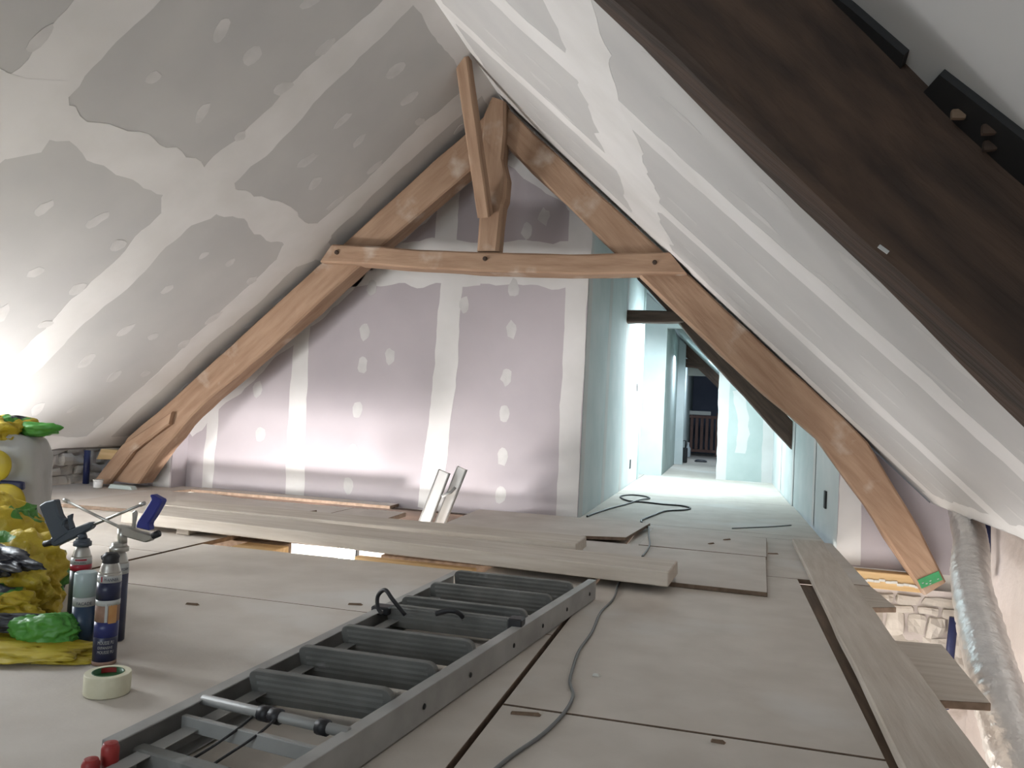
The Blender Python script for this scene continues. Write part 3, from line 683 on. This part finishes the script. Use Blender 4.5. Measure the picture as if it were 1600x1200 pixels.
bar('brace_bar', (lx(1.32), 1.33, .03), (rx(1.32), 1.28, .03), .03, .04, 'tread', ld, .0005)
for s in (0, 1):
    tube('cord', catmull([(-.90+.05*s, 1.475, .075), (-.91+.05*s, 1.42, .06), (-.95+.05*s, 1.36, .03), (-.97+.07*s, 1.29, .028), (-1.0+.07*s, 1.22, .03)]), .0028, 'black', ld, 6)
# red foot, two rounded lobes
for c, r in (((-1.058, 1.262, .056), .016), ((-1.066, 1.225, .040), .016)):
    lathe('rubber_foot', [(.0, -.02), (r*.8, -.02), (r, -.010), (r, .014), (r*.75, .024), (0, .026)], 'red', ld, c, 14)
tube('strap', catmull([(-.905, 2.30, .09), (-.945, 2.29, .135), (-.975, 2.30, .158), (-1.002, 2.31, .135), (-1.0, 2.31, .10), (-.985, 2.31, .082)], 7), .0065, 'black', ld, 8)
tube('strap', catmull([(-.83, 2.36, .088), (-.80, 2.37, .098), (-.77, 2.37, .10), (-.755, 2.385, .088), (-.75, 2.40, .07)], 5), .008, 'black', ld, 8)
box('hinge', -1.05, -.99, 2.37, 2.42, .06, .086, 'black', ld, .004); box('hinge', -.60, -.555, 2.36, 2.41, .06, .10, 'black', ld, .004)
for y in (1.32, 1.75, 2.0, 2.3, 2.55, 2.8, 3.08):
    x = -.705+(y-1.16)/2.01*.253
    o = lathe('rivet', [(.007, 0), (.007, .002), (.004, .004)], 'slotdark', ld, seg=8, smooth=False); o.matrix_basis = Matrix.Translation((x, y, .04)) @ Matrix.Rotation(math.pi/2, 4, 'Y')

# stepladder standing in the hatch: two rail tops poke through
hl = empty('hatch_ladder', (-1.78, 4.9, -.6), 'bright aluminium ladder rails poking up through the hatch by the partition wall', 'ladder')
def rail_top(xa, za, xb, zb, y0, y1, w):
    a = Vector((xa, y0, za)); b = Vector((xb, y1, zb)); X = (b-a).normalized(); Yv = Vector((1, 0, 0)); Yv = (Yv-X*X.x).normalized(); Z = X.cross(Yv); L = (b-a).length
    M4 = Matrix((X, Yv, Z)).transposed().to_4x4(); M4.translation = a
    o = link('rail', mesh('rail', *prism_data([(0, -w/2, -.014), (0, w/2, -.014), (0, w/2, .014), (0, -w/2, .014)], (L, 0, 0))), 'alubright', hl, M4); bev(o.data, .003)
    for s in (-1, 1):
        v, f = prism_data([(0, s*w/2-.003, -.018), (0, s*w/2+.003, -.018), (0, s*w/2+.003, .018), (0, s*w/2-.003, .018)], (L, 0, 0)); link('rail_edge', mesh('rail_edge', v, f), 'alu', o, M4).matrix_parent_inverse = M4.inverted()
    return o, M4, L
o1, A1, L1 = rail_top(-1.96, -.45, -1.712, .320, 4.86, 4.90, .072)
o2, A2, L2 = rail_top(-1.868, -.40, -1.612, .345, 4.93, 4.96, .060)
box('rail_hole', -.010, .010, -.012, .012, -.004, .004, 'slotdark', hl, 0, A1 @ Matrix.Translation((L1-.16, .0, .0165))).name = 'rail_hole'
tube('hinge_arm', [(-1.715, 4.88, .16), (-1.66, 4.90, .19), (-1.64, 4.92, .22)], .010, 'alu', hl, 8)

# floodlight below the hatch
fd = empty('work_lamp', (-2.44, 5.05, -.29), 'small lit work lamp under the floor, seen glaring in the gap below the planks', 'lamp')
box('housing', -2.51, -2.37, 5.06, 5.11, -.35, -.23, 'black', fd, .006)
box('lamp_glass', -2.50, -2.38, 5.052, 5.06, -.34, -.24, 'lampglow', fd, .002)
box('bracket', -2.45, -2.43, 5.07, 5.09, -.23, -.20, 'black', fd)

# ------------------------------------------------------------------ foam cans, guns, tape
def textmesh(s, height):
    cu = bpy.data.curves.new('print', 'FONT'); cu.body = s; cu.size = 1; cu.align_x = 'CENTER'; cu.resolution_u = 2
    o = bpy.data.objects.new('print', cu); COL.objects.link(o); dg = bpy.context.evaluated_depsgraph_get()
    me = bpy.data.meshes.new_from_object(o.evaluated_get(dg)); bpy.data.objects.remove(o); bpy.data.curves.remove(cu)
    bm = bmesh.new(); bm.from_mesh(me); bmesh.ops.triangulate(bm, faces=bm.faces[:])
    xs = [v.co.x for v in bm.verts]; k = height/.7
    for v in bm.verts: v.co *= k
    bm.to_mesh(me); bm.free(); return me
def wrap(name, s, height, c, r, z, ang, m, parent, maxw=None):
    me = textmesh(s, height); xs = [v.co.x for v in me.vertices]; w = max(xs)-min(xs); kx = min(1, maxw/w) if maxw else 1
    for v in me.vertices:
        a = ang + v.co.x*kx/r; zz = z+v.co.y; v.co = (c[0]+(r+.0006)*math.cos(a), c[1]+(r+.0006)*math.sin(a), c[2]+zz)
    me.materials.clear(); return link(name, me, m, parent)
R_ = .0292
def can(c, label, dome='canmetal', h=.245):
    t = empty('foam_can', c, label, 'can', 'expanding foam cans by the bags')
    lathe('can_body', [(R_-.004, 0), (R_, .004), (R_, h-.012), (R_-.001, h-.008)], 'canmetal', t, c)
    lathe('can_dome', [(R_-.001, h-.008), (R_-.003, h-.004), (R_-.006, h+.008), (.018, h+.022), (.016, h+.024), (.010, h+.025)], dome, t, c)
    return t
def ring(t, c, z0, z1, m, name='label_band', a0=None, a1=None, o=.0004):
    if a0 is None: return lathe(name, [(R_+o, z0), (R_+o, z1)], m, t, c)
    return lathe(name, [(R_+o, z0), (R_+o, z1)], m, t, c, 12, a0, a1)
def face(c): return math.atan2(-c[1], -c[0])
# front navy can
c = (-1.560, 1.815, 0); t = can(c, 'front navy foam can with black cap, white band and picture, standing by the tape roll', h=.25); a = face(c)
ring(t, c, .012, .098, 'cannavy'); ring(t, c, .075, .115, 'canblue', o=.0006); ring(t, c, .115, .168, 'brown')
ring(t, c, .115, .168, 'label', 'label_picture', a-.20, a+.02, .0007); ring(t, c, .112, .160, 'orange', 'label_picture', a+.10, a+.85, .0007); ring(t, c, .158, .172, 'label', o=.0008)
ring(t, c, .172, .218, 'cannavy'); ring(t, c, .218, .236, 'label'); ring(t, c, .002, .012, 'brown', o=.0006)
wrap('label_print', 'PFANNER', .0085, c, R_+.0004, .2225, a+.15, 'cannavy', t, .036); wrap('label_print', 'MOUSSE PU', .009, c, R_+.0004, .058, a+.05, 'label', t, .04)
wrap('label_print', 'EXPANSIVE', .007, c, R_+.0004, .046, a+.0, 'label', t, .036); wrap('label_print', 'MOUSSE PU', .008, c, R_+.0004, .034, a+.05, 'label', t, .04)
ring(t, c, .2205, .2345, 'canred', 'label_emblem', a-.72, a-.60, .0009)
lathe('cap', [(.0, .262), (.017, .262), (.021, .268), (.020, .276), (.022, .284), (.014, .294), (0, .296)], 'black', t, c, 16)
bar('cap_nozzle', (c[0]-.012, c[1], .281), (c[0]-.022, c[1]-.006, .275), .014, .016, 'black', t, .001)
# red banded can carrying the grey gun
ca = (-1.868, 2.05, 0); t = can(ca, 'dark green foam can with red band, screwed under the grey gun', h=.225); a = face(ca)
ring(t, ca, .05, .178, 'candark'); ring(t, ca, .010, .05, 'label'); ring(t, ca, .178, .196, 'canred', o=.0007); ring(t, ca, .196, .214, 'label')
ring(t, ca, .208, .213, 'canred', 'label_print', a-.6, a+.5, .0008); wrap('label_print', 'MOUSSES', .007, ca, R_+.0004, .199, a-.15, 'candark', t, .032)
lathe('collar', [(.012, .248), (.026, .250), (.026, .262), (.020, .266), (.020, .270), (.012, .272)], 'steelblue', t, ca, 14)
# slate can with clear cap
cd = (-1.735, 1.925, 0); t = can(cd, 'slate blue foam can with pale clear cap between the two others', h=.155); a = face(cd)
ring(t, cd, .004, .112, 'cansteel'); ring(t, cd, .112, .140, 'label')
wrap('label_print', 'FACADE', .009, cd, R_+.0004, .117, a, 'cannavy', t, .04)
lathe('cap', [(R_+.001, .138), (R_+.001, .202), (R_-.003, .206), (0, .206)], 'teal', t, cd)
# can behind, carrying the silver gun
cb = (-1.684, 1.99, 0); t = can(cb, 'dark purple foam can at the back right, screwed under the silver gun', h=.235); a = face(cb)
ring(t, cb, .004, .196, 'cannavy'); ring(t, cb, .196, .226, 'label'); wrap('label_print', 'PU FOAM', .008, cb, R_+.0004, .206, a+.5, 'cannavy', t, .034)
lathe('collar', [(.012, .258), (.027, .260), (.027, .272), (.021, .276), (.021, .284), (.012, .286)], 'chrome', t, cb, 14)

def gun(name, label, y, handle, body, trig, barrel, knob, neck, mh, mb, mt, mk):
    g = empty(name, (neck[1][0], y, neck[1][1]), label, 'foam gun')
    xzprism('handle', handle, y-.013, y+.013, mh, g, .004)
    xzprism('body', body, y-.011, y+.011, mb, g, .004)
    xzprism('trigger', trig, y-.005, y+.005, mt, g, .002)
    a, b = Vector((barrel[0][0], y, barrel[0][1])), Vector((barrel[1][0], y, barrel[1][1]))
    tube('barrel', [a, b], .0045, 'chrome', g, 8)
    n = b if (b-Vector((neck[0][0], y, neck[0][1]))).length > (a-Vector((neck[0][0], y, neck[0][1]))).length else a
    d = ((b-a) if n == b else (a-b)).normalized()
    tube('nozzle', [n-d*.006, n+d*.010], .0065, 'chrome', g, 8)
    tube('knob', [(knob[0][0], y, knob[0][1]), (knob[1][0], y, knob[1][1])], .010, mk, g, 10)
    tube('neck', [(neck[0][0], y, neck[0][1]), (neck[1][0], y, neck[1][1])], .013, mb, g, 12)
    return g
gun('foam_gun', 'grey-blue plastic foam gun screwed upside down on the red banded can', 2.05,
    [(-2.03, .359), (-2.007, .374), (-1.972, .383), (-1.965, .364), (-1.951, .335), (-1.938, .325), (-1.927, .326), (-1.934, .305), (-1.911, .287), (-1.965, .25), (-1.987, .287), (-2.01, .325)],
    [(-1.974, .241), (-1.981, .264), (-1.916, .293), (-1.841, .325), (-1.827, .32), (-1.832, .306), (-1.895, .271), (-1.959, .24)],
    [(-1.929, .335), (-1.911, .344), (-1.912, .325), (-1.9, .302), (-1.916, .291), (-1.922, .308)],
    [(-1.835, .315), (-1.665, .391)], [(-1.970, .252), (-2.008, .242)], [(-1.873, .283), (-1.867, .27)], 'steelblue', 'steelblue', 'steelblue', 'black')
gun('foam_gun', 'silver metal foam gun with blue grip, screwed on the purple can', 1.99,
    [(-1.584, .43), (-1.578, .434), (-1.54, .42), (-1.543, .409), (-1.566, .369), (-1.58, .349), (-1.576, .329), (-1.624, .334), (-1.619, .353), (-1.598, .384), (-1.577, .419)],
    [(-1.693, .336), (-1.651, .334), (-1.617, .324), (-1.567, .317), (-1.57, .301), (-1.591, .293), (-1.637, .3), (-1.684, .307)],
    [(-1.645, .375), (-1.635, .383), (-1.63, .373), (-1.634, .345), (-1.636, .317), (-1.646, .325), (-1.643, .349)],
    [(-1.881, .39), (-1.683, .327)], [(-1.571, .313), (-1.552, .322)], [(-1.679, .326), (-1.674, .284)], 'bluegrip', 'chrome', 'chrome', 'black')
tc_ = (-1.40, 1.645, 0)
tp_ = empty('tape_roll', tc_, 'cream masking tape roll with red and green core lying before the cans', 'tape')
lathe('tape_winding', [(.036, .002), (.051, .001), (.052, .004), (.052, .047), (.051, .050), (.036, .050), (.036, .002)], 'tape', tp_, tc_, 36)
lathe('core', [(.0335, .001), (.036, .001), (.036, .051), (.0335, .051), (.0335, .001)], 'tapegreen', tp_, tc_, 30)
lathe('core_label', [(.0, .0005), (.0334, .0005), (.0334, .038)], 'tapegreen', tp_, tc_, 30)
lathe('core_print', [(.0333, .008), (.0333, .050)], 'red', tp_, tc_, 10, 1.7, 2.75)

# ------------------------------------------------------------------ bags and sack at the left
def crumple(name, c, rad, seed, m, parent=None, sub=5, amp=.22, fr=3.2, power=2.6, rz=0):
    me = bpy.data.meshes.new(name); bm = bmesh.new(); bmesh.ops.create_icosphere(bm, subdivisions=sub, radius=1)
    R = Matrix.Rotation(rz, 3, 'Z')
    for v in bm.verts:
        p = v.co.normalized(); s = (abs(p.x)**power+abs(p.y)**power+abs(p.z)**power)**(-1/power); q = p*s
        o = Vector((seed*3.7, seed*1.3, seed))
        n = noise.noise(p*fr*.5+o)*.8+(1-abs(noise.noise(p*fr+o))*2)*.38+(1-abs(noise.noise(p*fr*2.3+o))*2)*.20+(1-abs(noise.noise(p*fr*5+o))*2)*.09
        q = q*(1+amp*(n-.25))
        w = R @ Vector((q.x*rad[0], q.y*rad[1], q.z*rad[2])) + Vector(c)
        if w.z < .003: w.z = .003+.001*abs(noise.noise(w*20))
        v.co = w-Vector(c)
    bm.to_mesh(me); bm.free(); return link(name, me, m, parent, Matrix.Translation(c), True)
sk = empty('plaster_sack', (-2.78, 2.75, 0), 'grey paper sack standing at the back left, printed with yellow discs and a navy stripe', 'sack')
crumple('sack_body', (-2.885, 2.66, .26), (.20, .12, .27), 4, 'sack', sk, 5, .07, 2.6, 5, .35)
def patch(name, cx, cz, rx_, rz_, m, y=2.5, n=16, tilt=.35):
    pts = [(cx+rx_*math.cos(2*math.pi*i/n), y+.0, cz+rz_*math.sin(2*math.pi*i/n)) for i in range(n)]
    return prism(name, pts, (0, .012, 0), m, sk)
crumple('sack_top', (-2.93, 2.64, .52), (.19, .10, .085), 9, 'bag', sk, 5, .55, 2.2, 2.3, .35)
crumple('sack_ear', (-2.72, 2.70, .555), (.085, .03, .028), 15, 'green', sk, 4, .5, 2.2, 2.2, .35)
crumple('sack_film', (-2.93, 2.56, .44), (.15, .03, .10), 19, 'bag', sk, 5, .4, 2.6, 2.3, .35)
crumple('sack_film', (-2.90, 2.56, .20), (.17, .035, .14), 21, 'bag', sk, 5, .4, 2.6, 2.3, .35)
dz_ = lambda cx: 2.66-.12+.02
for cx, cz, r_ in ((-2.75, .41, .065), (-2.70, .27, .075), (-2.86, .40, .07)):
    crumple('printed_disc', (cx, 2.55+(cx+2.7)*.35, cz), (r_, .018, r_), cx*5, 'yellow', sk, 3, .06, 3, 2.2, .35)
crumple('printed_stripe', (-2.70, 2.565, .335), (.055, .016, .018), 2, 'navy', sk, 3, .05, 3, 6, .35)
bags = [((-2.55, 2.28, .15), (.25, .15, .16), 12, 'heap of crumpled yellow and green plastic film in front of the grey sack', .5),
        ((-2.20, 2.13, .11), (.20, .12, .12), 23, 'yellow crumpled bag leaning towards the red banded can', -.3),
        ((-2.13, 1.87, .06), (.22, .09, .075), 36, 'yellow printed bag lying behind the flat yellow bag end', .2),
        ((-1.87, 1.775, .010), (.24, .10, .02), 47, 'flat yellow bag end spread on the floor before the cans, with a green corner', .25)]
B = {}
for c, r, s_, lab, rz in bags:
    B[s_] = tag(crumple('plastic_bag', c, r, s_, 'yellow' if s_ == 47 else 'bag', None, 5, .42, 3.0, 2.4, rz), lab, 'bag', 'plastic bags at the left')
def fold(name, c, r, seed, m, parent, rz, amp=.6, fr=3.2):
    crumple(name, c, r, seed, m, parent, 5, amp, fr, 2.2, rz)
fold('green_corner', (-1.80, 1.865, .045), (.085, .05, .05), 61, 'green', B[47], .3, .35, 2.8)
fold('dark_fold', (-2.0, 1.80, .062), (.19, .03, .026), 71, 'blackfilm', B[36], .35)
fold('dark_fold', (-2.17, 2.00, .19), (.18, .04, .035), 83, 'blackfilm', B[23], -.25)
fold('dark_fold', (-2.28, 2.10, .045), (.10, .03, .03), 87, 'blackfilm', B[23], .1)

# ------------------------------------------------------------------ cables
def floor_cable(name, P, r, label, m='cable', z=None):
    pts = catmull([(x, y, (zz if zz is not None else 0)+r+.0005) for x, y, zz in P], 8)
    return tag(tube(name, pts, r, m, None, 7), label, 'cable')
floor_cable('cable', [(-.46, 1.25, 0), (-.407, 1.596, 0), (-.36, 1.78, 0), (-.338, 1.93, 0), (-.339, 2.055, 0), (-.365, 2.15, 0), (-.378, 2.257, 0), (-.392, 2.45, 0), (-.388, 2.676, 0), (-.40, 2.95, 0), (-.385, 3.2, 0), (-.40, 3.45, 0), (-.40, 3.545, 0)], .0045, 'long grey cable winding over the front floor from the plank end')
floor_cable('cable', [(-.36, 4.12, .021), (-.355, 4.48, .021), (-.395, 4.9, .021), (-.428, 5.28, .021), (-.445, 5.37, .0), (-.47, 5.5, 0)], .005, 'short dark cable piece crossing the sheets before the passage')
floor_cable('cable', [(-.50, 5.60, 0), (-.515, 5.75, 0), (-.46, 6.1, 0), (-.396, 6.43, 0), (-.26, 6.62, 0), (-.22, 6.80, 0), (-.30, 6.93, 0), (-.45, 6.93, 0), (-.60, 6.98, 0), (-.73, 6.98, 0), (-.82, 7.15, 0), (-.86, 7.38, 0), (-.78, 7.56, 0), (-.66, 7.52, 0), (-.60, 7.36, 0), (-.66, 7.10, .006), (-.74, 6.7, 0), (-.82, 6.3, 0), (-.88, 5.9, 0), (-.90, 5.70, 0)], .007, 'black cable looped on the bright passage floor', 'black')
floor_cable('cable', [(.10, 5.72, 0), (.24, 5.86, 0), (.38, 6.0, 0), (.52, 6.18, 0)], .004, 'thin wire offcut on the passage floor beside the right wall')
# crumbs
for i, (x, y, a) in enumerate(((-1.25, 2.68, .3), (-1.747, 2.434, .1), (-.426, 1.895, .2), (-.03, 4.80, 1.0), (.06, 5.02, .9), (-.31, 2.25, 0), (.30, 4.62, .4), (.02, 1.90, 0))):
    zb = .0205 if 4.5 < y < 5.25 else .0005
    me = bpy.data.meshes.new('chip'); L = (.05, .045, .07, .05, .06, .02, .06, .03)[i]
    v = [(-L/2, -.006, 0), (L/2, -.008, 0), (L/2+.004, .005, 0), (-L/2, .007, 0), (-L/2+.004, -.003, .006), (L/2-.005, -.004, .007), (L/2-.004, .003, .006), (-L/2+.003, .004, .005)]
    me = mesh('wood_splinter', v, [[0, 3, 2, 1], [4, 5, 6, 7], [0, 1, 5, 4], [1, 2, 6, 5], [2, 3, 7, 6], [3, 0, 4, 7]])
    wh = ('in the middle of the bare floor left of the ladder', 'right of the foam cans on bare floor', 'beside the floor joint near the cable', 'on the big sheet corner', 'on the square sheet by the passage', 'right of the cable bend', 'on the floor beside the narrow right board', 'on the front right floor panel')[i]
    tag(link('wood_splinter', me, ('joist', 'joist', 'joist', 'joist', 'joist', 'skirt', 'joist', 'joist')[i], None, Matrix.Translation((x, y, zb)) @ Matrix.Rotation(a, 4, 'Z')), 'tiny splinter '+wh, 'splinter', 'splinters on the floor')

# ------------------------------------------------------------------ right eaves: duct, pipes
dp = catmull([(1.385, 5.22, .30), (1.36, 5.08, .27), (1.31, 4.85, .235), (1.235, 4.5, .175), (1.10, 4.0, .085), (.975, 3.4, -.005), (.905, 3.0, -.085), (.885, 2.8, -.165), (.87, 2.6, -.27), (.86, 2.35, -.45), (.86, 2.1, -.75)], 14)
dk = tag(tube('foil_duct', dp, .08, 'foil', None, 20, True, lambda i: .080+.0025*math.sin(i*1.9)+.002*math.sin(i*4.7)), 'silver foil insulated duct snaking up the right eaves gap', 'duct')
tag(tube('vent_pipe', [(1.435, 4.98, .27), (1.44, 4.98, .1), (1.44, 4.98, -.05)], .026, 'navy', None, 12), 'short dark pipe hanging behind the top of the foil duct', 'pipe')
tag(tube('waste_pipe', [(1.375, 5.30, -.36), (1.36, 5.31, -.62), (1.345, 5.32, -.9)], .025, 'navy', None, 12), 'dark thin pipe in front of the rubble below the ledger', 'pipe')
# left eaves
tag(tube('blue_pipe', [(-4.765, 5.22, .002), (-4.77, 5.22, .26)], .024, 'navy', None, 12), 'upright navy pipe before the rubble at the left eaves', 'pipe')
tag(xzprism('eaves_block', [(-4.74, .19), (-4.50, .20), (-4.47, .275), (-4.70, .275)], 5.28, 5.40, 'batten', None, .004), 'yellow timber block behind the left rafter foot', 'block')
pt = empty('white_pot', (-4.50, 5.05, 0), 'small white plastic pot on the floor at the left rafter foot', 'pot')
lathe('pot_body', [(.026, .001), (.032, .004), (.034, .062), (.031, .062), (.028, .01), (0, .008)], 'white', pt, (-4.50, 5.05, 0), 18)
lathe('pot_rim', [(.034, .056), (.037, .056), (.037, .063), (.034, .063)], 'white', pt, (-4.50, 5.05, 0), 18)
tag(xzprism('plaster_offcut', [(-4.44, .001), (-4.22, .001), (-4.24, .028), (-4.42, .032)], 5.08, 5.14, 'greenboard', None, .003), 'pale green plasterboard scrap beside the white pot', 'scrap')

# ------------------------------------------------------------------ far room things
rb = empty('balustrade', (-.42, 17.5, 0), 'red-brown slatted wooden balustrade in the dark far room', 'railing')
box('top_rail', -.76, -.08, 17.46, 17.54, .80, .86, 'rustwood', rb, .004)
box('bottom_rail', -.76, -.08, 17.46, 17.54, .08, .14, 'rustwood', rb, .004)
for i in range(7): box('baluster', -.74+i*.105, -.68+i*.105, 17.48, 17.52, .14, .80, 'rustwood', rb, .003)
box('post', -.80, -.73, 17.45, 17.55, 0, .93, 'rustwood', rb, .004); box('post', -.10, -.03, 17.45, 17.55, 0, .93, 'rustwood', rb, .004)
box('rail_board', -.70, -.22, 17.40, 17.45, .87, .95, 'skirt', rb, .003)
tag(box('white_board', -.60, -.12, 14.3, 14.33, 1.52, 1.66, 'skirt', None, .003), 'pale board across the top of the far doorway, under its collar', 'board')
bc = empty('toolbox', (-.60, 14.3, 0), 'black case with upright handle at the far doorway', 'case')
box('case_body', -.68, -.55, 14.2, 14.38, .001, .26, 'black', bc, .01)
tube('handle', [(-.66, 14.29, .26), (-.66, 14.29, .38), (-.585, 14.29, .38), (-.585, 14.29, .26)], .012, 'black', bc, 8)
bo = empty('bottle', (-.63, 16.6, 0), 'pale plastic bottle on the floor of the far room', 'bottle')
lathe('bottle_body', [(.05, .001), (.055, .01), (.055, .17), (.02, .24), (.02, .27)], 'clear', bo, (-.63, 16.6, 0), 14)
lathe('bottle_cap', [(.024, .268), (.024, .295), (.0, .297)], 'white', bo, (-.63, 16.6, 0), 12)
tag(crumple('rag', (-.33, 14.8, .02), (.10, .06, .025), 8, 'blackfilm', None, 3, .4), 'small dark rag on the far room floor', 'rag')
